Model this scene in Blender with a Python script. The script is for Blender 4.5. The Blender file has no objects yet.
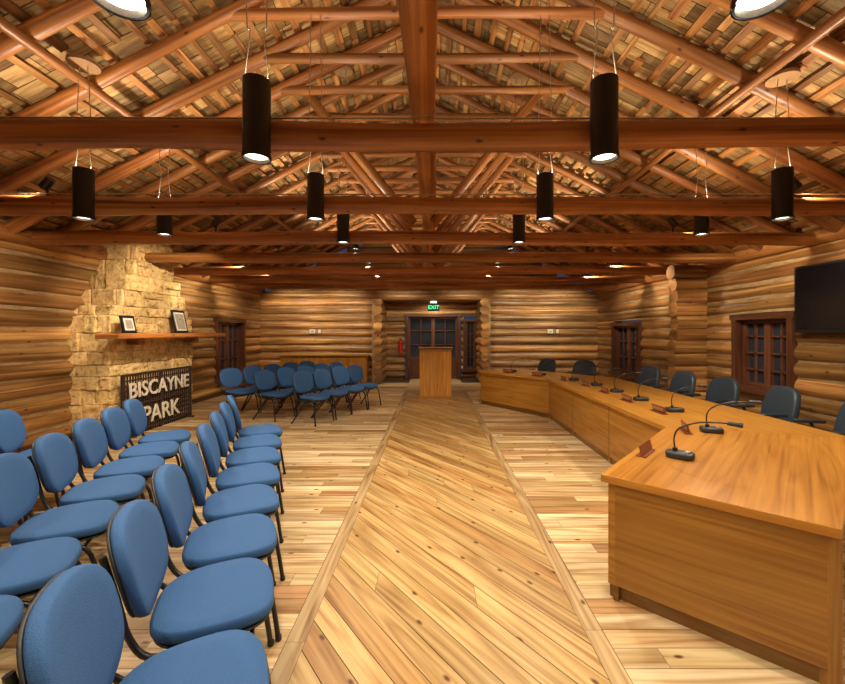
import bpy, math, random
from mathutils import Matrix, Vector, noise
random.seed(7)
R=random.random
def U(a,b): return a+(b-a)*R()
scene=bpy.context.scene
try: scene.view_settings.view_transform='Standard'
except Exception: pass

# ------------------------------------------------------------ materials
def newmat(name):
    m=bpy.data.materials.new(name); m.use_nodes=True
    nt=m.node_tree; b=nt.nodes['Principled BSDF']
    return m,nt,b
def plain(name,col,rough=.5,metal=0,bump=0,bscale=60,emit=None,es=0,coat=0):
    m,nt,b=newmat(name)
    tc=nt.nodes.new('ShaderNodeTexCoord')
    n=nt.nodes.new('ShaderNodeTexNoise'); n.inputs['Scale'].default_value=bscale; n.inputs['Detail'].default_value=3
    nt.links.new(tc.outputs['Object'],n.inputs['Vector'])
    r=nt.nodes.new('ShaderNodeValToRGB')
    r.color_ramp.elements[0].position=.3; r.color_ramp.elements[1].position=.7
    r.color_ramp.elements[0].color=(col[0]*.85,col[1]*.85,col[2]*.85,1)
    r.color_ramp.elements[1].color=(min(1,col[0]*1.1),min(1,col[1]*1.1),min(1,col[2]*1.1),1)
    nt.links.new(n.outputs['Fac'],r.inputs['Fac']); nt.links.new(r.outputs['Color'],b.inputs['Base Color'])
    b.inputs['Roughness'].default_value=rough; b.inputs['Metallic'].default_value=metal
    if coat: b.inputs['Coat Weight'].default_value=coat; b.inputs['Coat Roughness'].default_value=.1
    if bump:
        bp=nt.nodes.new('ShaderNodeBump'); bp.inputs['Strength'].default_value=bump; bp.inputs['Distance'].default_value=.01
        nt.links.new(n.outputs['Fac'],bp.inputs['Height']); nt.links.new(bp.outputs['Normal'],b.inputs['Normal'])
    if emit:
        b.inputs['Emission Color'].default_value=(*emit,1); b.inputs['Emission Strength'].default_value=es
    return m
def wood(name,cols,su=.8,sv=14,rough=.5,bump=.3,knots=0,blot=.35,coat=0,dist=.6,rings=0,lo=.32,hi=.68,rw=.4):
    m,nt,b=newmat(name); N=nt.nodes; L=nt.links
    uv=N.new('ShaderNodeUVMap'); uv.uv_map='UVMap'
    mp=N.new('ShaderNodeMapping'); mp.inputs['Scale'].default_value=(su,sv,1); L.new(uv.outputs['UV'],mp.inputs['Vector'])
    n=N.new('ShaderNodeTexNoise'); n.inputs['Scale'].default_value=1.6; n.inputs['Detail'].default_value=5
    n.inputs['Roughness'].default_value=.6; n.inputs['Distortion'].default_value=dist
    L.new(mp.outputs[0],n.inputs['Vector'])
    fac=n.outputs['Fac']
    if rings:
        mpr=N.new('ShaderNodeMapping'); mpr.inputs['Scale'].default_value=(.35,4.5,1); L.new(uv.outputs['UV'],mpr.inputs['Vector'])
        nr=N.new('ShaderNodeTexNoise'); nr.inputs['Scale'].default_value=1.2; nr.inputs['Detail'].default_value=1.5; L.new(mpr.outputs[0],nr.inputs['Vector'])
        mu=N.new('ShaderNodeMath'); mu.operation='MULTIPLY'; mu.inputs[1].default_value=rings; L.new(nr.outputs['Fac'],mu.inputs[0])
        fr=N.new('ShaderNodeMath'); fr.operation='PINGPONG'; fr.inputs[1].default_value=1; L.new(mu.outputs[0],fr.inputs[0])
        mm=N.new('ShaderNodeMix'); mm.data_type='FLOAT'; mm.inputs['Factor'].default_value=rw
        m2=N.new('ShaderNodeMath'); m2.operation='MULTIPLY_ADD'; m2.inputs[1].default_value=.5; m2.inputs[2].default_value=.25; L.new(fr.outputs[0],m2.inputs[0])
        L.new(n.outputs['Fac'],mm.inputs['A']); L.new(m2.outputs[0],mm.inputs['B']); fac=mm.outputs['Result']
    r=N.new('ShaderNodeValToRGB'); e=r.color_ramp.elements
    e[0].position=lo; e[1].position=hi; e[0].color=(*cols[0],1); e[1].color=(*cols[2],1)
    x=e.new((lo+hi)/2); x.color=(*cols[1],1)
    L.new(fac,r.inputs['Fac'])
    at=N.new('ShaderNodeVertexColor'); at.layer_name='tint'
    def mul(a,bb):
        mx=N.new('ShaderNodeMix'); mx.data_type='RGBA'; mx.blend_type='MULTIPLY'; mx.inputs['Factor'].default_value=1
        L.new(a,mx.inputs['A']); L.new(bb,mx.inputs['B']); return mx.outputs['Result']
    out=mul(r.outputs['Color'],at.outputs['Color'])
    mp2=N.new('ShaderNodeMapping'); mp2.inputs['Scale'].default_value=(.7,3,1); L.new(uv.outputs['UV'],mp2.inputs['Vector'])
    n2=N.new('ShaderNodeTexNoise'); n2.inputs['Scale'].default_value=1.5; n2.inputs['Detail'].default_value=2
    L.new(mp2.outputs[0],n2.inputs['Vector'])
    r2=N.new('ShaderNodeValToRGB'); r2.color_ramp.elements[0].position=.3; r2.color_ramp.elements[1].position=.7
    k=1-blot; r2.color_ramp.elements[0].color=(k,k*.93,k*.85,1); r2.color_ramp.elements[1].color=(1,1,1,1)
    L.new(n2.outputs['Fac'],r2.inputs['Fac'])
    out=mul(out,r2.outputs['Color'])
    if knots:
        mp3=N.new('ShaderNodeMapping'); mp3.inputs['Scale'].default_value=(2.2,4.5,1); L.new(uv.outputs['UV'],mp3.inputs['Vector'])
        v=N.new('ShaderNodeTexVoronoi'); v.voronoi_dimensions='2D'; v.inputs['Scale'].default_value=knots; L.new(mp3.outputs[0],v.inputs['Vector'])
        r3=N.new('ShaderNodeValToRGB'); r3.color_ramp.elements[0].position=.02; r3.color_ramp.elements[1].position=.055
        r3.color_ramp.elements[0].color=(.22,.1,.04,1); r3.color_ramp.elements[1].color=(1,1,1,1)
        L.new(v.outputs['Distance'],r3.inputs['Fac'])
        out=mul(out,r3.outputs['Color'])
    L.new(out,b.inputs['Base Color'])
    b.inputs['Roughness'].default_value=rough
    if coat: b.inputs['Coat Weight'].default_value=coat; b.inputs['Coat Roughness'].default_value=.15
    if bump:
        bp=N.new('ShaderNodeBump'); bp.inputs['Strength'].default_value=bump; bp.inputs['Distance'].default_value=.01
        L.new(n.outputs['Fac'],bp.inputs['Height']); L.new(bp.outputs['Normal'],b.inputs['Normal'])
    return m
M={}
M['log']=wood('log_wood',[(.17,.068,.017),(.43,.20,.057),(.74,.43,.145)],.28,9,.42,0,knots=.7,blot=.45)
M['beam']=wood('beam_wood',[(.19,.062,.014),(.40,.15,.038),(.60,.265,.075)],.22,11,.42,0,knots=.8,blot=.4)
M['chink']=wood('chinking',[(.26,.16,.07),(.37,.24,.11),(.48,.32,.16)],3,5,.9,.2)
M['floor']=wood('pine_floor',[(.33,.18,.065),(.60,.41,.195),(.76,.59,.335)],.5,13,.45,.04,knots=.8,blot=.3,rings=16,lo=.32,hi=.60,rw=.35)
M['fbase']=plain('floor_gap',(.06,.03,.012),.8)
M['desk']=wood('oak_desk',[(.25,.10,.012),(.38,.17,.024),(.46,.225,.038)],.4,18,.28,.03,coat=.35,blot=.15,dist=.8,rings=16,rw=.28)
M['dark']=wood('dark_wood',[(.05,.017,.008),(.09,.03,.014),(.13,.045,.02)],.8,14,.4,.1)
M['deck']=wood('roof_deck',[(.30,.155,.05),(.53,.32,.12),(.74,.51,.24)],1.2,12,.8,.3,blot=.45)
M['slat']=wood('roof_slat',[(.22,.08,.018),(.44,.19,.048),(.64,.33,.11)],1,12,.6,.3)
M['back']=plain('roof_gap',(.04,.02,.009),.9)
M['blue']=plain('blue_fabric',(.030,.104,.272),.85,bump=.3,bscale=250)
M['black']=plain('black_metal',(.012,.012,.014),.35)
M['blackp']=plain('black_plastic',(.02,.02,.022),.5)
M['leather']=plain('slate_leather',(.028,.045,.065),.38,bump=.2,bscale=120)
M['glass']=plain('night_glass',(.02,.028,.04),.1,coat=.3)
M['tv']=plain('tv_screen',(.006,.007,.01),.15)
M['steel']=plain('steel_wire',(.6,.57,.5),.35,metal=1)
M['white']=plain('plate_white',(.7,.65,.55),.5)
M['red']=plain('red_paint',(.5,.02,.015),.35)
M['led']=plain('led_disc',(.9,.9,.9),.5,emit=(1,.93,.8),es=4)
M['exit']=plain('exit_green',(.02,.4,.1),.5,emit=(.05,1,.3),es=2.0)
M['brass']=plain('canopy_tan',(.30,.17,.08),.45)
M['rust']=plain('rusty_iron',(.035,.016,.009),.7,bscale=20,bump=.4)
M['firebox']=plain('dark_firebrick',(.02,.014,.011),.9,bscale=8)  # near-black panel at the back of the fire opening
M['letters']=plain('sign_letters',(.72,.62,.48),.6,bscale=25)
M['plate']=plain('name_plate',(.20,.05,.02),.4)
M['paper']=plain('photo_paper',(.35,.3,.24),.4,bscale=14)
def stone():
    m,nt,b=newmat('coral_stone'); N=nt.nodes; L=nt.links
    tc=N.new('ShaderNodeTexCoord')
    n=N.new('ShaderNodeTexNoise'); n.inputs['Scale'].default_value=12; n.inputs['Detail'].default_value=9; n.inputs['Roughness'].default_value=.78
    L.new(tc.outputs['Object'],n.inputs['Vector'])
    r=N.new('ShaderNodeValToRGB'); e=r.color_ramp.elements
    e[0].position=.36; e[0].color=(.17,.085,.025,1); e[1].position=.6; e[1].color=(.88,.63,.28,1)
    x=e.new(.44); x.color=(.66,.42,.155,1)
    L.new(n.outputs['Fac'],r.inputs['Fac'])
    at=N.new('ShaderNodeVertexColor'); at.layer_name='tint'
    mx=N.new('ShaderNodeMix'); mx.data_type='RGBA'; mx.blend_type='MULTIPLY'; mx.inputs['Factor'].default_value=1
    L.new(r.outputs['Color'],mx.inputs['A']); L.new(at.outputs['Color'],mx.inputs['B']); L.new(mx.outputs['Result'],b.inputs['Base Color'])
    b.inputs['Roughness'].default_value=.95
    bp=N.new('ShaderNodeBump'); bp.inputs['Strength'].default_value=.8; bp.inputs['Distance'].default_value=.03
    L.new(n.outputs['Fac'],bp.inputs['Height']); L.new(bp.outputs['Normal'],b.inputs['Normal'])
    return m
M['stone']=stone()

# ------------------------------------------------------------ mesh builder
class MB:
    def __init__(s): s.v=[];s.f=[];s.uv=[];s.c=[];s.m=[];s.sm=[];s.mats=[];s.T=Matrix.Identity(4)
    def mi(s,k):
        if k not in s.mats: s.mats.append(k)
        return s.mats.index(k)
    def add(s,vs,fs,uvs,mat,tint=1,smooth=False):
        o=len(s.v); s.v+= [tuple(s.T@Vector(p)) for p in vs]
        t=(tint,tint,tint) if not isinstance(tint,tuple) else tint
        for f,u in zip(fs,uvs):
            s.f.append([i+o for i in f]); s.uv.append(u); s.c.append(t); s.m.append(s.mi(mat)); s.sm.append(smooth)
    def box(s,c,sz,mat,tint=1,grain=0,rot=None):
        hx,hy,hz=sz[0]/2,sz[1]/2,sz[2]/2
        P=[(x*hx,y*hy,z*hz) for x in(-1,1) for y in(-1,1) for z in(-1,1)]
        F=[(0,1,3,2),(4,6,7,5),(0,4,5,1),(2,3,7,6),(0,2,6,4),(1,5,7,3)]
        AX=[0,0,1,1,2,2]; o1,o2=U(0,50),U(0,50); uvs=[]
        for f,a in zip(F,AX):
            rest=[i for i in range(3) if i!=a]
            ua=grain if grain in rest else rest[0]
            va=[i for i in rest if i!=ua][0]
            uvs.append([(P[i][ua]+o1,P[i][va]+o2+a*.37) for i in f])
        rm=rot if rot is not None else Matrix.Identity(3)
        V=[tuple(Vector(c)+rm@Vector(p)) for p in P]
        s.add(V,F,uvs,mat,tint)
    def cyl(s,p0,p1,r0,mat,r1=None,seg=12,rings=1,wob=0,tint=1,caps=True,capmat=None):
        r1=r0 if r1 is None else r1
        p0=Vector(p0);p1=Vector(p1);d=p1-p0;Ln=d.length;d.normalize()
        a=Vector((0,0,1)) if abs(d.z)<.9 else Vector((1,0,0))
        x=d.cross(a).normalized(); y=d.cross(x)
        o1,o2=U(0,50),U(0,50); V=[];sd=Vector((U(0,99),U(0,99),U(0,99)))
        for j in range(rings+1):
            t=j/rings; r=r0+(r1-r0)*t
            cc=p0+d*Ln*t
            if wob:
                r*=1+wob*noise.noise(sd+Vector((t*Ln*.9,0,0)))
                cc=cc+x*wob*.15*noise.noise(sd+Vector((t*Ln*.5,5,0)))+y*wob*.15*noise.noise(sd+Vector((t*Ln*.5,9,3)))
            for k in range(seg):
                an=2*math.pi*k/seg
                V.append(tuple(cc+x*math.cos(an)*r+y*math.sin(an)*r))
        F=[];UVs=[]
        for j in range(rings):
            for k in range(seg):
                k2=(k+1)%seg
                F.append((j*seg+k,(j+1)*seg+k,(j+1)*seg+k2,j*seg+k2))
                u0=o1+Ln*j/rings;u1=o1+Ln*(j+1)/rings;v0=o2+6.28*r0*k/seg;v1=o2+6.28*r0*(k+1)/seg
                UVs.append([(u0,v0),(u1,v0),(u1,v1),(u0,v1)])
        if F:
            f=F[0];nn=(Vector(V[f[1]])-Vector(V[f[0]])).cross(Vector(V[f[3]])-Vector(V[f[0]]))
            if nn.dot(Vector(V[f[0]])-p0-d*(Vector(V[f[0]])-p0).dot(d))<0:
                F=[q[::-1] for q in F];UVs=[q[::-1] for q in UVs]
        s.add(V,F,UVs,mat,tint,True)
        if caps:
            for j,rev in((0,False),(rings,True)):
                vs=[V[j*seg+k] for k in range(seg)]
                f=list(range(seg)); 
                if rev: f=f[::-1]
                s.add(vs,[f],[[(o1+math.cos(6.28*k/seg)*r0,o2+math.sin(6.28*k/seg)*r0*.3) for k in f]],capmat or mat,tint)
    def tube(s,pts,r,mat,seg=8,tint=1,sub=4):
        P=[Vector(p) for p in pts]
        if sub>1 and len(P)>2:
            Q=[]
            for i in range(len(P)-1):
                a=P[max(i-1,0)];b=P[i];c=P[i+1];d=P[min(i+2,len(P)-1)]
                for k in range(sub):
                    t=k/sub
                    Q.append(.5*((2*b)+(-a+c)*t+(2*a-5*b+4*c-d)*t*t+(-a+3*b-3*c+d)*t**3))
            Q.append(P[-1]);P=Q
        V=[];up=None
        for i,p in enumerate(P):
            d=(P[min(i+1,len(P)-1)]-P[max(i-1,0)]).normalized()
            if up is None:
                a=Vector((0,0,1)) if abs(d.z)<.9 else Vector((1,0,0)); up=d.cross(a).normalized()
            up=(up-d*up.dot(d)).normalized(); y=d.cross(up)
            for k in range(seg):
                an=2*math.pi*k/seg; V.append(tuple(p+up*math.cos(an)*r+y*math.sin(an)*r))
        F=[];n=len(P)
        for j in range(n-1):
            for k in range(seg):
                k2=(k+1)%seg; F.append((j*seg+k,j*seg+k2,(j+1)*seg+k2,(j+1)*seg+k))
        s.add(V,F,[[(0,0)]*4]*len(F),mat,tint,True)
        s.add(V[:seg],[list(range(seg))[::-1]],[[(0,0)]*seg],mat,tint)
        s.add(V[-seg:],[list(range(seg))],[[(0,0)]*seg],mat,tint)
    def poly(s,pts,z0,z1,mat,tint=1,gdir=(1,0)):
        n=len(pts);V=[(p[0],p[1],z0) for p in pts]+[(p[0],p[1],z1) for p in pts]
        g=Vector(gdir).normalized();o1,o2=U(0,50),U(0,50)
        pu=lambda p:(p[0]*g.x+p[1]*g.y+o1,-p[0]*g.y+p[1]*g.x+o2)
        F=[list(range(n))[::-1],[i+n for i in range(n)]];UVs=[[pu(pts[i]) for i in F[0]],[pu(pts[i]) for i in range(n)]]
        for i in range(n):
            j=(i+1)%n; L=(Vector(pts[j])-Vector(pts[i])).length
            F.append((i,j,j+n,i+n)); UVs.append([(o1,z0+i),(o1+L,z0+i),(o1+L,z1+i),(o1,z1+i)])
        s.add(V,F,UVs,mat,tint)
    def quad(s,pts,uvs,mat,tint=1): s.add(pts,[list(range(len(pts)))],[uvs],mat,tint)
    def pad(s,w,h,t,mat,e=2.8,fn=None,seg=40,dome=.012,shape=None):
        prof=[(.9,0-dome*.2),(.35,0-dome*.1),(.06,.0),(.018,.08*t),(0,.3*t),(0,.65*t),(.012,.88*t),(.04,t),(.25,t+dome*.6),(.6,t+dome)]
        V=[]
        for ins,z in prof:
            for k in range(seg):
                an=2*math.pi*k/seg;c,sn=math.cos(an),math.sin(an)
                x=abs(c)**(2/e)*math.copysign(1,c)*w/2;y=abs(sn)**(2/e)*math.copysign(1,sn)*h/2
                if shape: x*=shape(y/(h/2))
                q=1-ins; V.append((x*q,y*q,z))
        V.append((0,0,prof[0][1]));V.append((0,0,t+dome*1.1))
        if fn: V=[fn(*p) for p in V]
        F=[];m=len(prof)
        for j in range(m-1):
            for k in range(seg):
                k2=(k+1)%seg;F.append((j*seg+k,j*seg+k2,(j+1)*seg+k2,(j+1)*seg+k))
        for k in range(seg):
            k2=(k+1)%seg;F.append((k2,k,m*seg));F.append(((m-1)*seg+k,(m-1)*seg+k2,m*seg+1))
        s.add(V,F,[[(0,0)]*len(f) for f in F],mat,1,True)
    def mesh(s,name):
        me=bpy.data.meshes.new(name);me.from_pydata(s.v,[],s.f)
        for k in s.mats: me.materials.append(M[k])
        U_=[];C_=[]
        for u,c in zip(s.uv,s.c):
            for q in u: U_+=[q[0],q[1]];C_+=[c[0],c[1],c[2],1]
        me.uv_layers.new(name='UVMap');me.color_attributes.new('tint','FLOAT_COLOR','CORNER')
        me.uv_layers['UVMap'].data.foreach_set('uv',U_);me.color_attributes['tint'].data.foreach_set('color',C_)
        me.polygons.foreach_set('material_index',s.m);me.polygons.foreach_set('use_smooth',s.sm);me.update()
        return me
    def obj(s,name,bevel=0,loc=(0,0,0),rz=0,parent=None):
        o=bpy.data.objects.new(name,s.mesh(name));scene.collection.objects.link(o);o.location=loc;o.rotation_euler=(0,0,rz)
        if bevel:
            b=o.modifiers.new('bevel','BEVEL');b.width=bevel;b.segments=2;b.limit_method='ANGLE'
        if parent: o.parent=parent
        return o
def inst(name,me,loc,rz=0):
    o=bpy.data.objects.new(name,me);scene.collection.objects.link(o);o.location=loc;o.rotation_euler=(0,0,rz)
    return o
def tn(a=.75,b=1.15,w=.06):
    t=U(a,b);return (t*(1+U(-w,w)),t,t*(1+U(-w,w)))

XL,XR,YB,YF=-5.5,5.25,12.6,-2.6
XC=-.12;ZR=5.5;SL=.5
WT=2.86
# ------------------------------------------------------------ floor
b=MB();b.box((XC,5.7,-.06),(11.4,17.2,.1),'fbase')
def clip(poly,ax,val,keep_greater):
    out=[]
    for i in range(len(poly)):
        p=poly[i];q=poly[(i+1)%len(poly)]
        ip=(p[ax]>=val)==keep_greater;iq=(q[ax]>=val)==keep_greater
        if ip: out.append(p)
        if ip!=iq:
            t=(val-p[ax])/(q[ax]-p[ax]);out.append((p[0]+(q[0]-p[0])*t,p[1]+(q[1]-p[1])*t))
    return out
SA,SB=-.66,.81;BW=.1;SE=11.0
def fl_tint():
    r=R()
    if r<.15: return (.74*U(.85,1.0),.58*U(.85,1),.42)
    if r<.26: return (.80,.74,.66)
    if r<.55: return (1.12,1.17,1.3)
    return tn(.86,1.1,.05)
def plank_rows(x0,x1,y0,y1,w=.125):
    y=y0
    while y<y1:
        ye=min(y+w,y1);x=x0-U(0,1.5)
        while x<x1:
            xe=x+U(.9,2.6);a=max(x,x0);c=min(xe,x1)
            if c>a:
                o1,o2=U(0,90),U(0,90)
                pts=[(a+.001,y+.0015,0),(c-.001,y+.0015,0),(c-.001,ye-.0015,0),(a+.001,ye-.0015,0)]
                b.quad(pts,[(p[0]+o1,p[1]+o2) for p in pts],'floor',fl_tint())
            x=xe
        y=ye
plank_rows(XL-.1,SA-BW,YF,YB);plank_rows(SB+BW,XR+.1,YF,YB)
plank_rows(SA-BW,SB+BW,SE,14.1)
for x0,x1 in((SA-BW,SA),(SB,SB+BW)):
    y=YF
    while y<SE:
        ye=min(y+U(1.8,3),SE);o1,o2=U(0,90),U(0,90)
        pts=[(x0+.002,y+.001,0),(x1-.002,y+.001,0),(x1-.002,ye-.001,0),(x0+.002,ye-.001,0)]
        t=U(.66,.76)
        b.quad(pts,[(p[1]+o1,p[0]+o2) for p in pts],'floor',(t,t*.93,t*.84));y=ye
c=YF-1
k_=1.25
while c<SE+3:
    w=.13*math.hypot(1,k_)
    e=.002*math.hypot(1,k_)
    pl=[(SA,c+e-k_*SA),(SB,c+e-k_*SB),(SB,c+w-e-k_*SB),(SA,c+w-e-k_*SA)]
    pl=clip(pl,1,YF,True)
    if len(pl)>2: pl=clip(pl,1,SE,False)
    if len(pl)>2:
        parts=[pl]
        if R()<.45:
            xs=U(SA+.3,SB-.3);parts=[clip(pl,0,xs,False),clip(pl,0,xs+.002,True)]
        for q in parts:
            if len(q)<3: continue
            o1,o2=U(0,90),U(0,90);h=math.hypot(1,k_);g=(1/h,-k_/h)
            t=tn(.78,1.02,.03)
            if R()<.22: t=(t[0]*.82,t[1]*.7,t[2]*.6)
            t=(t[0]*.92,t[1]*.82,t[2]*.60)
            b.quad([(p[0],p[1],0) for p in q],[(p[0]*g[0]+p[1]*g[1]+o1,-p[0]*g[1]+p[1]*g[0]+o2) for p in q],'floor',t)
    c+=w
b.obj('floor')

# ------------------------------------------------------------ log walls
PITCH=.238;LR=.132
def log_wall(name,axis,plane,a0,a1,z1,openings,taper=None,out=1,zs=0):
    b=MB();i=0
    while True:
        zc=zs+.12+i*PITCH
        if zc>z1: break
        s0,s1=a0,a1
        if taper: s0,s1=taper(zc)
        if s1-s0<.3: break
        segs=[(s0,s1)]
        for (oa,ob,lo,hi) in openings:
            if lo-.06<zc<hi+.06:
                n=[]
                for (p,q) in segs:
                    if q<=oa or p>=ob: n.append((p,q))
                    else:
                        if p<oa-.05:n.append((p,oa))
                        if q>ob+.05:n.append((ob,q))
                segs=n
        for (p,q) in segs:
            r=LR*U(.92,1.02);t=tn(.55,1.18,.07)
            P0=(p,plane,zc) if axis=='x' else (plane,p,zc);P1=(q,plane,zc) if axis=='x' else (plane,q,zc)
            b.cyl(P0,P1,r,'log',seg=16,rings=max(2,int((q-p)/.4)),wob=.14,tint=t)
            cc=((p+q)/2,plane+out*.05,zc) if axis=='x' else (plane+out*.05,(p+q)/2,zc)
            sz=(q-p-.08,.25,PITCH) if axis=='x' else (.25,q-p-.08,PITCH)
            b.box(cc,sz,'chink',1,grain=0 if axis=='x' else 1)
        i+=1
    return b.obj(name)
W1=(9.95,11.35,.42,1.85)
log_wall('wall_left','y',XL,YF,YB,WT-.1,[W1,(6.05,7.9,-.1,1.8),(6.6,7.3,1.8,3)],out=-1)
W2=(5.72,6.78,.72,1.80);W3=(9.9,11.4,.5,1.76)
log_wall('wall_right','y',XR,YF,YB,WT-.1,[W2,W3],out=1)
VA,VB=-1.66,1.56
log_wall('wall_back','x',YB,XL,XR,WT-.1,[(VA,VB,-.1,2.5)],out=1)
def gt(z): h=(ZR-.05-z)/SL;return (XC-h,XC+h)
n0=int((WT-.1-.12)/PITCH)+1
log_wall('wall_back_gable','x',YB,0,0,ZR-.2,[],taper=gt,out=1,zs=n0*PITCH)
log_wall('wall_front','x',YF,XL,XR,WT-.1,[],out=-1)
log_wall('wall_front_gable','x',YF,0,0,ZR-.2,[],taper=gt,out=-1,zs=n0*PITCH)
VY=13.7
log_wall('wall_vestibule_back','x',VY,VA-.2,VB+.2,2.5,[(-.95,.95,-.1,2.15),(1.05,1.5,.3,2.0)],out=1)
log_wall('wall_vestibule_left','y',VA-.02,YB-.42,VY,2.5,[],out=-1)
log_wall('wall_vestibule_right','y',VB+.02,YB-.42,VY,2.5,[],out=1)
b=MB()
for i in range(9): b.box((-.05,YB+.07+i*.135,2.62),(3.7,.13,.04),'slat',tn(.7,1),0)
b.obj('ceiling_vestibule')
b=MB()
for i in range(12):
    zc=.12+i*PITCH
    b.cyl((4.6-U(0,.08),7.62,zc),(XR-.1,7.62,zc),LR*U(.98,1.1),'log',seg=16,rings=3,wob=.06,tint=tn(.8,1.2))
    b.box((4.93,7.64,zc),(.5,.16,PITCH),'chink')
b.obj('wall_stub_right')
b=MB();b.box((XL+.14,(YF+6)/2,.05),(.05,6-YF,.1),'dark',1,1);b.box((XL+.14,(8+YB)/2,.05),(.05,YB-8,.1),'dark',1,1);b.obj('baseboard_left')
b=MB();b.box((XR-.14,5,.05),(.05,15,.1),'dark',1,1);b.obj('baseboard_right')

# ------------------------------------------------------------ roof
b=MB()
def roofpt(side,s_,off):
    L=math.hypot(1,SL);return (XC+side*(s_/L)+side*off*SL/L,ZR-SL*s_/L+off/L)
SLEN=6.25
for side in(-1,1):
    y=YF-.1
    while y<YB+.2:
        w=U(.14,.2);s_=0
        while s_<SLEN:
            se=min(s_+U(.25,.8),SLEN)
            x0,z0=roofpt(side,s_,.12);x1,z1=roofpt(side,se,.12);o1,o2=U(0,90),U(0,90)
            t=tn(.42,1.3,.05)
            b.quad([(x0,y,z0),(x1,y,z1),(x1,y+w-.008,z1),(x0,y+w-.008,z0)],[(s_+o1,o2),(se+o1,o2),(se+o1,o2+w),(s_+o1,o2+w)],'deck',t)
            s_=se+.008
        y+=w
    x0,z0=roofpt(side,-.05,.17);x1,z1=roofpt(side,SLEN,.17)
    b.quad([(x0,YF-.2,z0),(x1,YF-.2,z1),(x1,YB+.3,z1),(x0,YB+.3,z0)],[(0,0)]*4,'back',1)
    s_=.12
    rot=Matrix.Rotation(side*math.atan(SL),3,'Y')
    while s_<SLEN:
        w=U(.05,.085);y=YF
        while y<YB:
            ye=min(y+U(.5,1.9),YB);x,z=roofpt(side,s_+w/2+U(-.008,.008),.09)
            if R()<.9: b.box((x,(y+ye)/2,z),(w,ye-y-.01,.034),'slat',tn(.45,1.25,.08),1,rot)
            y=ye
        s_+=w+U(.10,.14)
b.obj('ceiling')
b=MB()
y=3.77-.6*10
while y<YB-.1:
    for side in(-1,1):
        r=U(.052,.066)
        b.cyl((XC,y,ZR-.01),(XC+side*5.5,y+U(-.03,.03),ZR-SL*5.5-.01),r,'beam',r1=r*1.15,rings=12,wob=.2,tint=tn(.6,1.0))
    b.cyl((XC-1.85,y,4.6),(XC+1.85,y,4.6+U(-.03,.03)),.05,'beam',rings=8,wob=.15,tint=tn(.65,1.0))
    y+=.6
b.obj('ceiling_rafters')
b=MB()
for X,r in((-3.05,.042),(3.05,.042)):
    b.cyl((XC+X,YF+.05,ZR-SL*3.05-.11),(XC+X,YB-.05,ZR-SL*3.05-.11),r,'beam',rings=24,wob=.15,tint=.8)
for s in(-1,1):
    b.cyl((XC+s*5.25,YF,WT),(XC+s*5.25,YB,WT),.11,'beam',rings=24,wob=.12,tint=.8)
b.obj('ceiling_purlins')
b=MB();b.cyl((XC+.02,YF+.1,3.13),(XC+.1,YB-.05,3.1),.088,'beam',rings=30,wob=.12,seg=16,tint=1.2);b.obj('ceiling_center_beam')
TIES=[2.54-1.4*3,2.54-2.8]+[2.54+1.4*i for i in range(7)]
for i,y in enumerate(TIES):
    b=MB();dz=U(-.015,.015)
    b.cyl((XL-.02,y,2.85+dz),(XR+.02,y+U(-.03,.03),2.85-dz),.09,'beam',r1=.083,seg=18,rings=30,wob=.17,tint=tn(.95,1.1))
    if 2<y<5:
        b.tube([(XL,y-.01,2.965),(-2,y-.01,2.955),(1,y-.01,2.95),(XR,y-.01,2.96)],.006,'steel',seg=6)
    b.obj('ceiling_tie_beam')
for y in[4.97,5.9,6.74,8.14,9.54,10.94]:
    b=MB()
    for s in(-1,1):
        b.cyl((XC+s*.12,y+.08,2.98),(XC+s*1.5,y+.08,ZR-SL*1.5-.1),.058,'beam',rings=8,wob=.12,tint=tn(.75,1.0))
    b.obj('ceiling_strut_pair')

# ------------------------------------------------------------ windows & doors
def window(name,w,h,cols,rows,loc,rz,leafs=2,door=False):
    b=MB();fw=.09
    b.box((0,.02,h/2),(w,.02,h),'glass')
    for s in(-1,1): b.box((s*(w/2+.0),-.05,h/2),(fw,.26,h+fw*2),'dark',1.2,2)
    b.box((0,-.05,h+fw/2),(w+.16,.28,fw),'dark',1.2,0)
    if not door: b.box((0,-.08,-fw/2),(w+.2,.34,fw),'dark',1.3,0)
    lw=(w-fw)/leafs
    for l in range(leafs):
        x0=-w/2+fw/2+l*lw;st=.06
        for xx in(x0+st/2,x0+lw-st/2): b.box((xx,-.02,h/2),(st,.06,h-.01),'dark',1.5,2)
        for zz in(st/2,h-st/2): b.box((x0+lw/2,-.02,zz),(lw-.01,.058,st),'dark',1.5,0)
        z0=0
        if door:
            z0=h*.32;b.box((x0+lw/2,-.01,z0/2),(lw-.1,.04,z0),'dark',1.1,2);b.box((x0+lw/2,-.03,z0/2),(lw-.25,.03,z0-.2),'dark',1.6,2)
            b.box((x0+lw/2,-.02,z0),(lw-.01,.058,.08),'dark',1.5,0)
        for c in range(1,cols): b.box((x0+lw*c/cols,-.02,(h+z0)/2),(.025,.04,h-z0-.02),'dark',1.5,2)
        for r in range(1,rows): b.box((x0+lw/2,-.02,z0+(h-z0)*r/rows),(lw-.02,.04,.025),'dark',1.5,0)
        if door: b.cyl((x0+(lw-.05 if l==0 else .05),-.06,1.0),(x0+(lw-.05 if l==0 else .05),-.1,1.0),.03,'steel')
    return b.obj(name,loc=loc,rz=rz)
window('window_1',W1[1]-W1[0],W1[3]-W1[2],2,3,(XL-.02,(W1[0]+W1[1])/2,W1[2]),math.pi/2)
window('window_2',W2[1]-W2[0],W2[3]-W2[2],2,4,(XR+.02,(W2[0]+W2[1])/2,W2[2]),-math.pi/2)
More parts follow.
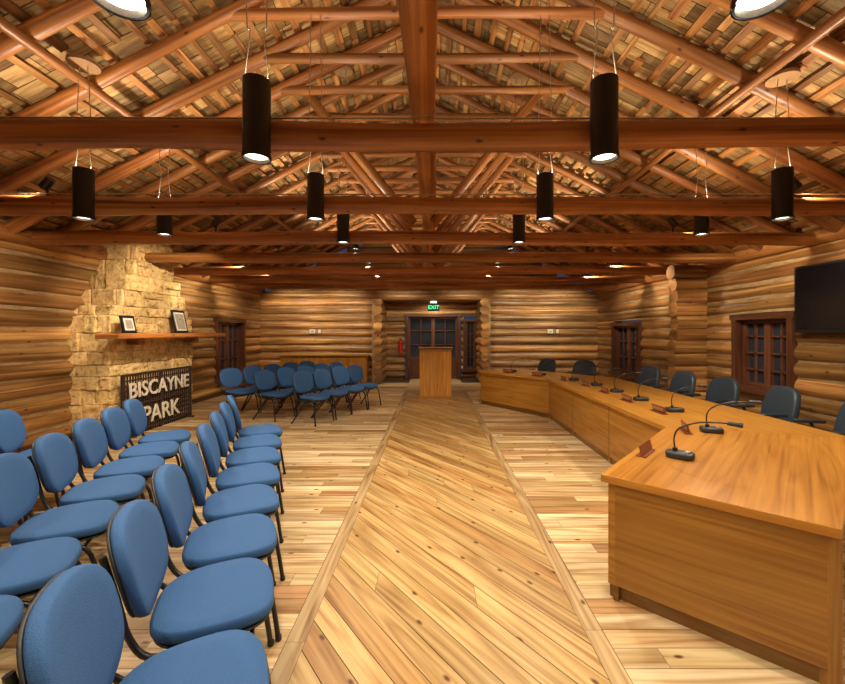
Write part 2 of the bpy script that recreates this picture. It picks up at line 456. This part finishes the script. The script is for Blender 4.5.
window('window_3',W3[1]-W3[0],W3[3]-W3[2],2,3,(XR+.02,(W3[0]+W3[1])/2,W3[2]),-math.pi/2)
window('window_4',.42,1.6,2,4,(1.28,VY,.35),0,leafs=1)
window('door_1',1.75,2.1,2,3,(0,VY-.02,.02),0,door=True)

b=MB();b.box((0,0,0),(.36,.06,.24),'black');b.cyl((-.1,0,.12),(-.1,0,.22),.01,'black');b.cyl((.1,0,.12),(.1,0,.22),.01,'black');ex=b.obj('exit_sign',loc=(.02,YB+.1,2.38))
cu=bpy.data.curves.new('exit_text','FONT');cu.body='EXIT';cu.size=.17;cu.align_x='CENTER';cu.align_y='CENTER';cu.extrude=.003
cu.materials.append(M['exit']);to=bpy.data.objects.new('exit_letters',cu);scene.collection.objects.link(to);to.parent=ex
to.location=(0,-.034,0);to.rotation_euler=(math.pi/2,0,0)
b=MB();b.cyl((0,0,0),(0,0,.38),.07,'red',seg=16);b.cyl((0,0,.38),(0,0,.44),.07,'red',r1=.025,seg=16);b.box((0,-.02,.47),(.04,.12,.05),'black')
b.tube([(0,-.06,.46),(.08,-.06,.4),(.09,-.04,.2)],.012,'black');b.box((0,.08,.25),(.05,.03,.2),'steel')
b.obj('fire_extinguisher',loc=(-1.1,VY-.23,.9))
for x in(-3.75,3.65):
    b=MB();b.box((0,0,0),(.16,.03,.12),'white');b.box((0,-.02,0),(.1,.01,.05),'paper');b.box((.22,0,0),(.07,.03,.11),'white')
    b.obj('thermostat',.004,loc=(x,YB-.155,1.62))

# ------------------------------------------------------------ fireplace
b=MB();XF=-4.8
def ext(z):
    if z<1.75:return(6.0,7.95)
    if z<2.7:
        t=(z-1.75)/.95;return(6.0+.55*t,7.95-.6*t)
    return(6.55,7.35)
z=0
OP=(6.3,7.4,.8)
G=.003
while z<3.2:
    h=U(.15,.30);h=min(h,3.25-z+.01);y0,y1=ext(z+h/2)
    jo=.035 if z>1.75 and z<2.7 else .01
    y0+=U(-jo,jo);y1+=U(-jo,jo)
    if z<OP[2]:
        b.box((-5.2,(y0+OP[0])/2,z+h/2),(.74,OP[0]-y0-.04,h),'stone',.9);b.box((-5.2,(y1+OP[1])/2,z+h/2),(.74,y1-OP[1]-.04,h),'stone',.9)
        b.box((-5.45,(OP[0]+OP[1])/2,z+h/2),(.1,OP[1]-OP[0],h),'firebox')
    else: b.box((-5.2,(y0+y1)/2,z+h/2),(.79,y1-y0-.02,h),'stone',.9)
    y=y0
    while y<y1-.01:
        w=U(.16,.60);ye=min(y+w,y1)
        if y1-ye<.12: ye=y1
        if not(z+h*.5<OP[2] and ye>OP[0]-.02 and y<OP[1]+.02): pr=[(y,ye)]
        else: pr=[(y,min(ye,OP[0])),(max(y,OP[1]),ye)]
        for(p,q)in pr:
            if q-p<.05: continue
            hs=[(z,z+h)]
            if h>.2 and R()<.55: mz=z+h*U(.35,.65);hs=[(z,mz),(mz,z+h)]
            for za,zb in hs: b.box((XF-.08+U(-.025,.02),(p+q)/2,(za+zb)/2),(.2,q-p-G,zb-za-G),'stone',tn(.8,1.15,.05))
        y=ye
    for yy,s in((y0,-1),(y1,1)):
        x=XL-.05
        while x<XF-.05:
            xe=min(x+U(.18,.4),XF-.02)
            if XF-xe<.1: xe=XF-.01
            b.box(((x+xe)/2,yy-s*.06+s*U(-.01,.025),z+h/2),(xe-x-G,.2,h-G),'stone',tn(.8,1.15,.05));x=xe
    z+=h
fp=b.obj('stone_fireplace',.02)
m=fp.modifiers.new('sub','SUBSURF');m.subdivision_type='SIMPLE';m.levels=2;m.render_levels=2
tx=bpy.data.textures.new('stone_noise','CLOUDS');tx.noise_scale=.08;tx.noise_depth=4
m=fp.modifiers.new('disp','DISPLACE');m.texture=tx;m.strength=.05;m.mid_level=.5;m.texture_coords='GLOBAL'
b=MB();b.box((-4.57,7.05,1.54),(.34,2.9,.075),'beam',(1.4,1.3,1.2),1)
for y in(6.25,7.7):b.box((-4.645,y,1.45),(.2,.14,.1),'beam',.9,0)
b.obj('mantel_shelf',.012)
for y,w,h in((6.05,.27,.27),(7.3,.36,.42)):
    b=MB();rm=Matrix.Rotation(-.22,3,'Y')
    b.T=Matrix.Translation((-4.58,y,1.582))@rm.to_4x4()
    b.box((0,0,h/2),(.02,w,h),'black');b.box((.012,0,h/2),(.004,w-.08,h-.08),'white');b.box((.015,0,h/2),(.003,w-.14,h-.14),'paper')
    b.T=Matrix.Identity(4)
    b.tube([(-4.61,y,1.59+h*.6),(-4.71,y,1.585)],.006,'black',sub=1)
    b.obj('picture_frame')
b=MB();sx=-4.62;ya,yb_=5.95,7.62;zt=.93
for zz in(.05,zt/2,zt):b.box((sx,(ya+yb_)/2,zz+.01),(.03,yb_-ya,.035),'rust')
for yy in(ya,(ya+yb_)/2,yb_):b.box((sx-.002,yy,zt/2+.01),(.03,.035,zt+.02),'rust')
n=30
for i in range(1,n):b.box((sx-.01,ya+(yb_-ya)*i/n,zt/2),(.012,.024,zt),'rust')
for i in range(1,12):b.box((sx-.018,(ya+yb_)/2,zt*i/12),(.008,yb_-ya,.022),'rust')
for yy in(ya+.1,yb_-.1):b.box((sx+.03,yy,.015),(.2,.03,.03),'rust')
fs=b.obj('fire_screen')
for body,zc,sz in(('BISCAYNE',.69,.33),('PARK',.26,.38)):
    cu=bpy.data.curves.new('sign_text','FONT');cu.body=body;cu.size=sz;cu.align_x='CENTER';cu.align_y='CENTER';cu.extrude=.008;cu.offset=.004
    cu.materials.append(M['letters']);t=bpy.data.objects.new('letters',cu);scene.collection.objects.link(t);t.parent=fs
    t.location=(sx+.024,(ya+yb_)/2,zc);t.rotation_euler=(math.pi/2,0,math.pi/2)
b=MB();b.box((0,0,.46),(2.6,.4,.84),'desk',1.1,0);b.box((0,-.02,.9),(2.7,.46,.04),'desk',1.3,0);b.box((0,0,.02),(2.5,.36,.05),'dark')
for i in range(5):
    x=-1.04+i*.52;b.box((x,-.21,.46),(.49,.02,.76),'desk',tn(1,1.3,.03),2);b.cyl((x+.18,-.22,.55),(x+.18,-.25,.55),.012,'steel',seg=8)
b.obj('sideboard',.004,loc=(-3.3,YB-.38,0))

b=MB();b.box((0,0,0),(1.5,.05,.9),'black');b.box((0,-.028,.005),(1.44,.004,.83),'tv');b.box((0,.045,0),(.4,.06,.3),'blackp')
b.obj('wall_television',.004,loc=(5.02,4.78,2.04),rz=-math.pi/2)

# ------------------------------------------------------------ dais desk
A=(1.01,2.41);B=(2.1,3.6);C=(2.1,7.4);D=(1.01,8.9)
A2=(1.77,1.73);B2=(3.4,3.22);C2=(3.4,7.55);D2=(1.84,9.5)
b=MB();HT=.745
g1=(B[0]-A[0],B[1]-A[1]);g3=(D[0]-C[0],D[1]-C[1])
b.poly([A,A2,B2,B],HT-.045,HT,'desk',(1.25,1.2,1.2),g1);b.poly([B,B2,C2,C],HT-.045,HT,'desk',1.18,(0,1));b.poly([C,C2,D2,D],HT-.045,HT,'desk',1.25,g3)
def panel(p,q,th,z0,z1,tint,inset=0,mat='desk'):
    p=Vector(p);q=Vector(q);d=(q-p).normalized();n=Vector((-d.y,d.x))
    p=p+n*inset;q=q+n*inset
    b.poly([tuple(p),tuple(q),tuple(q+n*th),tuple(p+n*th)],z0,z1,mat,tint,(d.x,d.y))
def off(p,dx,dy):return(p[0]+dx,p[1]+dy)
a_=off(A,.045,.0);b_=off(B,.035,.0);c_=off(C,.035,0);d_=off(D,.045,-.0)
a2_=off(A2,.0,.045);d2_=off(D2,.0,-.045)
panel(b_,a_,.04,.09,HT-.045,1.0);panel(c_,b_,.04,.09,HT-.045,1.0);panel(d_,c_,.04,.09,HT-.045,1.1)
panel(a_,a2_,.04,.09,HT-.045,.82)
panel(d2_,d_,.04,.09,HT-.045,.95)
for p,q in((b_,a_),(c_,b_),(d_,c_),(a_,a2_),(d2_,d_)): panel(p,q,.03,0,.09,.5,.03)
for P in(a2_,d2_):
    b.box((P[0]+.02,P[1]+(.03 if P is a2_ else -.03),(HT-.045)/2),(.06,.06,HT-.045),'desk',.85,2)
for t in(0,.333,.667,1):
    y=B[1]+.05+(C[1]-B[1]-.1)*t;b.box((2.65,y,.35),(1.0,.035,.69),'desk',.9,0)
for t in(.33,.66):
    y=B[1]+(C[1]-B[1])*t;b.box((2.134,y,.39),(.004,.008,.6),'desk',.4,2)
b.obj('dais_desk',.006)

b=MB();b.pad(.13,.17,.035,'blackp',e=3.5,seg=24,dome=.006)
b.cyl((0,.03,.025),(0,.03,.06),.016,'black')
b.tube([(0,.03,.05),(0,.035,.13),(0,-.0,.2),(0,-.12,.255),(0,-.27,.27)],.0055,'black',seg=6)
b.cyl((0,-.26,.27),(0,-.34,.268),.013,'blackp',r1=.016)
b.box((0,-.045,.041),(.05,.025,.008),'steel')
mic=b.mesh('gooseneck_microphone')
b=MB();b.poly([(-.12,-.03),(.12,-.03),(.12,.03),(-.12,.03)],0,.008,'plate');b.box((0,0,.04),(.24,.012,.07),'plate',rot=Matrix.Rotation(-.25,3,'X'));b.box((0,.012,.042),(.2,.004,.035),'brass',rot=Matrix.Rotation(-.25,3,'X'))
npl=b.mesh('name_plate')
def rzdir(dx,dy):return math.atan2(-dx,dy)
near=rzdir(-.74,.68);mid=rzdir(-1,0);far=rzdir(-.81,-.59)
seats=[(1.68,2.72,near),(2.38,3.42,near*.5+mid*.5),(2.6,4.3,mid),(2.6,5.0,mid),(2.62,5.7,mid),(2.62,6.4,mid),(2.5,7.1,mid),(2.15,7.9,far),(1.7,8.55,far)]
for x,y,r in seats:
    inst('gooseneck_microphone',mic,(x,y,HT+.004),r)
    d=Vector((-math.sin(r),math.cos(r)));p=Vector((x,y))+d*.2+Vector((d.y,-d.x))*(-.05)
    inst('name_plate',npl,(p.x,p.y,HT+.001),r)

# ------------------------------------------------------------ office chairs
b=MB()
b.pad(.5,.48,.09,'leather',fn=lambda x,y,z:(x,y,.42+z+.02*(y/.24)**2))
b.pad(.54,.52,.07,'leather',e=3.2,fn=lambda x,y,z:(x,-.22-(y)*.2-z+.25*x*x,.70+y),shape=lambda t:1-.08*max(0,t))
b.cyl((0,0,.1),(0,0,.42),.03,'black')
for i in range(5):
    a=i*2*math.pi/5+.3;x,y=math.cos(a)*.28,math.sin(a)*.28
    b.cyl((0,0,.11),(x,y,.075),.028,'black',r1=.018);b.cyl((x-.02*math.sin(a),y+.02*math.cos(a),.03),(x+.02*math.sin(a),y-.02*math.cos(a),.03),.03,'blackp',seg=12)
    b.cyl((x,y,.03),(x,y,.08),.012,'black',seg=8)
for s in(-1,1):
    b.tube([(s*.22,-.05,.42),(s*.3,-.05,.45),(s*.3,-.03,.62),(s*.29,.0,.66)],.015,'black')
    b.pad(.07,.28,.03,'blackp',e=3,fn=lambda x,y,z,s=s:(s*.29+x,y,.655+z),seg=20,dome=.004)
b.tube([(0,-.1,.42),(0,-.27,.44),(0,-.3,.6)],.025,'black')
oc=b.mesh('office_chair')
for x,y,dx,dy in[(2.55,9.6,-.81,-.59),(3.25,8.9,-.81,-.59),(3.82,7.5,-1,-.1),(3.85,6.55,-1,0),(3.85,5.65,-1,0),(3.85,4.75,-1,.1),(3.85,3.9,-1,.15),(3.1,2.05,-.74,.68)]:
    inst('office_chair',oc,(x,y,0),rzdir(dx,dy)+U(-.15,.15))

# ------------------------------------------------------------ stacking chairs
b=MB()
b.pad(.47,.46,.05,'blue',e=3.0,fn=lambda x,y,z:(x,y,.425+z-.03*max(0,(y-.1)/.12)**2*.5+.012*(x/.23)**2),shape=lambda t:1+.05*t)
b.pad(.45,.44,.012,'blackp',e=3.0,fn=lambda x,y,z:(x,y,.412+z-.03*max(0,(y-.1)/.12)**2*.5),dome=0,shape=lambda t:1+.05*t)
b.pad(.48,.39,-.045,'blue',e=2.8,fn=lambda x,y,z:(x,-.25-y*.24-z+.0-.055+.55*x*x,.70+y*.97),shape=lambda t:1+.03*t,dome=-.008)
b.pad(.47,.38,.014,'blackp',e=2.8,fn=lambda x,y,z:(x,-.25-y*.24-z-.053+.55*x*x,.70+y*.97),shape=lambda t:1+.03*t,dome=0)
for s in(-1,1):
    b.tube([(s*.185,-.345,.80),(s*.195,-.30,.64),(s*.2,-.265,.50),(s*.21,-.2,.415),(s*.215,-.05,.40),(s*.22,.10,.395),(s*.226,.17,.33),(s*.235,.20,.18),(s*.245,.225,.005)],.0125,'black')
    b.tube([(s*.215,.1,.392),(s*.222,-.02,.36),(s*.235,-.16,.18),(s*.25,-.29,.005)],.0125,'black')
    for yy,xx in((.225,.245),(-.29,.25)):b.cyl((s*xx,yy,0),(s*xx,yy,.022),.016,'blackp',seg=10)
b.tube([(-.218,-.03,.375),(.218,-.03,.375)],.01,'black',sub=1);b.tube([(-.218,.14,.385),(.218,.14,.385)],.01,'black',sub=1)
sc=b.mesh('stacking_chair')
def chair(x,y,dx,dy): inst('stacking_chair',sc,(x,y,0),rzdir(dx,dy)+U(-.05,.05))
for k in range(8): chair(-.76-.175*k,1.25+.48*k,.90,.44)
for k in range(-1,6): chair(-2.02-.175*k,1.93+.48*k,.92,.39)
for k in range(1,4): chair(-3.1-.175*k,2.3+.48*k,.92,.39)
for r in range(3):
    for k in range(5 if r else 4):
        chair(-2.1-.82*r+.22*k,7.1+.33*r+.5*k,.9,-.42)

# ------------------------------------------------------------ podium
b=MB();b.box((0,0,.6),(.76,.5,1.1),'desk',1.3,2)
b.box((0,0,.03),(.79,.53,.06),'desk',1.1,0)
b.box((0,0,1.2),(.8,.54,.035),'desk',1.4,0,rot=Matrix.Rotation(-.1,3,'X'))
for x in(-.25,0,.25): b.box((x,-.252,.6),(.2485,.012,1.05),'desk',tn(1.6,1.75,.02),2)
b.box((0,0,1.15),(.76,.46,.08),'desk',1.3,0)
b.obj('podium',.003,loc=(.06,9.8,0))

# ------------------------------------------------------------ pendant lights
def pend_mesh(ztop,zb,h):
    b=MB();r=.078
    b.cyl((0,0,0),(0,0,h),r,'black',seg=28,caps=False)
    b.cyl((0,0,.0),(0,0,.02),r+.004,'blackp',seg=28,caps=False)
    b.cyl((0,0,.001),(0,0,.03),r-.008,'steel',seg=28,caps=False,r1=r-.02)
    b.cyl((0,0,.02),(0,0,.03),r-.012,'led',seg=28)
    b.cyl((0,0,h-.012),(0,0,h-.004),r-.002,'black',seg=28)
    top=ztop-zb
    for s in(-1,1):
        b.tube([(s*.07,0,h-.01),(s*.07,0,h+.04),(s*.04,0,h+.3),(s*.06,0,h+.45),(s*.035,0,top-.02)],.0035,'steel',seg=6)
        b.cyl((s*.07,0,h-.01),(s*.07,0,h+.03),.008,'steel',seg=8)
    b.cyl((0,0,top-.03),(0,0,top),.12,'brass',seg=24)
    return b.mesh('pendant_light')
def lamp(x,y,zb,down=20,up=9,h=.46):
    zt=ZR-SL*abs(x-XC)-.02
    o=inst('pendant_light',pend_mesh(zt,zb,h),(x,y,zb))
    for nm,pw,z,rx,sz in(('lamp_down',down,-.006,0,.12),('lamp_up',up,h+.01,math.pi,.14)):
        l=bpy.data.lights.new(nm,'AREA');l.shape='DISK';l.size=sz;l.energy=pw
        if nm=='lamp_down': l.spread=math.radians(165)
        l.color=(1,.87,.67) if nm=='lamp_down' else (1,.83,.60)
        q=bpy.data.objects.new(nm,l);scene.collection.objects.link(q);q.parent=o;q.location=(0,0,z);q.rotation_euler=(rx,0,0)
lamp(-1.05,-.8,2.64,21,14);lamp(1.05,-.8,2.64,21,14)
lamp(-.98,1.25,2.635,20,14);lamp(1.03,1.25,2.635,20,14)
lamp(-1.04,2.36,2.62,21,14);lamp(1.01,2.36,2.62,21,14)
lamp(-1.1,3.75,2.65,24,15,.42);lamp(1.05,3.75,2.65,24,15,.42)
lamp(-1.15,5.12,2.74,25,15,.42);lamp(1.1,5.12,2.74,25,15,.42)
for y,zb in((.8,2.6),(3.55,2.6),(4.62,2.72)):
    for x in(-3.1,3.1): lamp(x,y,zb,30,16,.44 if y<4 else .4)
def spot(x,y,tgt,pw,z=2.985,ang=95):
    b=MB();d=(Vector(tgt)-Vector((x,y,z+.08))).normalized()
    b.cyl((0,0,-.05),(0,0,.05),.012,'black',seg=8)
    p=Vector((0,0,.08));b.cyl(tuple(p-d*.06),tuple(p+d*.06),.04,'black',seg=16,r1=.045);b.cyl(tuple(p+d*.055),tuple(p+d*.062),.036,'led',seg=16)
    o=b.obj('track_spotlight',loc=(x,y,z))
    l=bpy.data.lights.new('spot','SPOT');l.energy=pw;l.spot_size=math.radians(ang);l.spot_blend=.7;l.shadow_soft_size=.04;l.color=(1,.86,.64)
    q=bpy.data.objects.new('spot',l);scene.collection.objects.link(q);q.parent=o;q.location=tuple(p+d*.075);q.rotation_euler=d.to_track_quat('-Z','Y').to_euler()
for x in(-4.3,-2.9,2.7,4.0): spot(x,10.94,(x,12.5,1.8),150)
spot(-1.0,10.94,(-.9,13,1.3),110);spot(1.0,10.94,(.9,13,1.3),110)
for y in(3.94,8.14,9.54):
    for s,X in((-1,XL),(1,XR)): spot(X-s*1.7,y,(X,y+.3,1.5),200,ang=110)
spot(-2.9,5.34,(-4.9,6.9,1.5),330,ang=75)  # extra spot added only to brighten the stone fireplace
spot(3.2,5.34,(5.2,6.2,1.4),230,ang=100)  # added fill spot, lifts the right wall by the television
for y in(6.74,8.14,9.54):
    for x in(-1.3,1.3): spot(x,y,(x*1.3,y+.5,0),240)
    for x in(-2.6,2.6): spot(x,y,(x*.5,y+.6,5.2),150,ang=120)
for x in(-2,2): spot(x,10.94,(x*.5,11,5.2),110)

b=MB();b.cyl((0,0,0),(0,0,.04),.1,'led',seg=20);o=b.obj('ceiling_downlight',loc=(.02,13.1,2.56))
l=bpy.data.lights.new('lamp','AREA');l.shape='DISK';l.size=.16;l.energy=12;l.color=(1,.85,.62)
q=bpy.data.objects.new('lamp',l);scene.collection.objects.link(q);q.parent=o;q.location=(0,0,-.01)

# ------------------------------------------------------------ world & camera
w=bpy.data.worlds.new('dusk_sky');scene.world=w;w.use_nodes=True
w.node_tree.nodes['Background'].inputs[0].default_value=(.05,.08,.16,1);w.node_tree.nodes['Background'].inputs[1].default_value=.5
cd=bpy.data.cameras.new('camera');co=bpy.data.objects.new('camera',cd);scene.collection.objects.link(co)
cd.sensor_width=36;cd.lens=36*400/845;cd.shift_x=-10.5/845;cd.shift_y=-10/845;cd.clip_start=.05
co.location=(0,0,1.6);co.rotation_euler=(math.pi/2,0,0);scene.camera=co
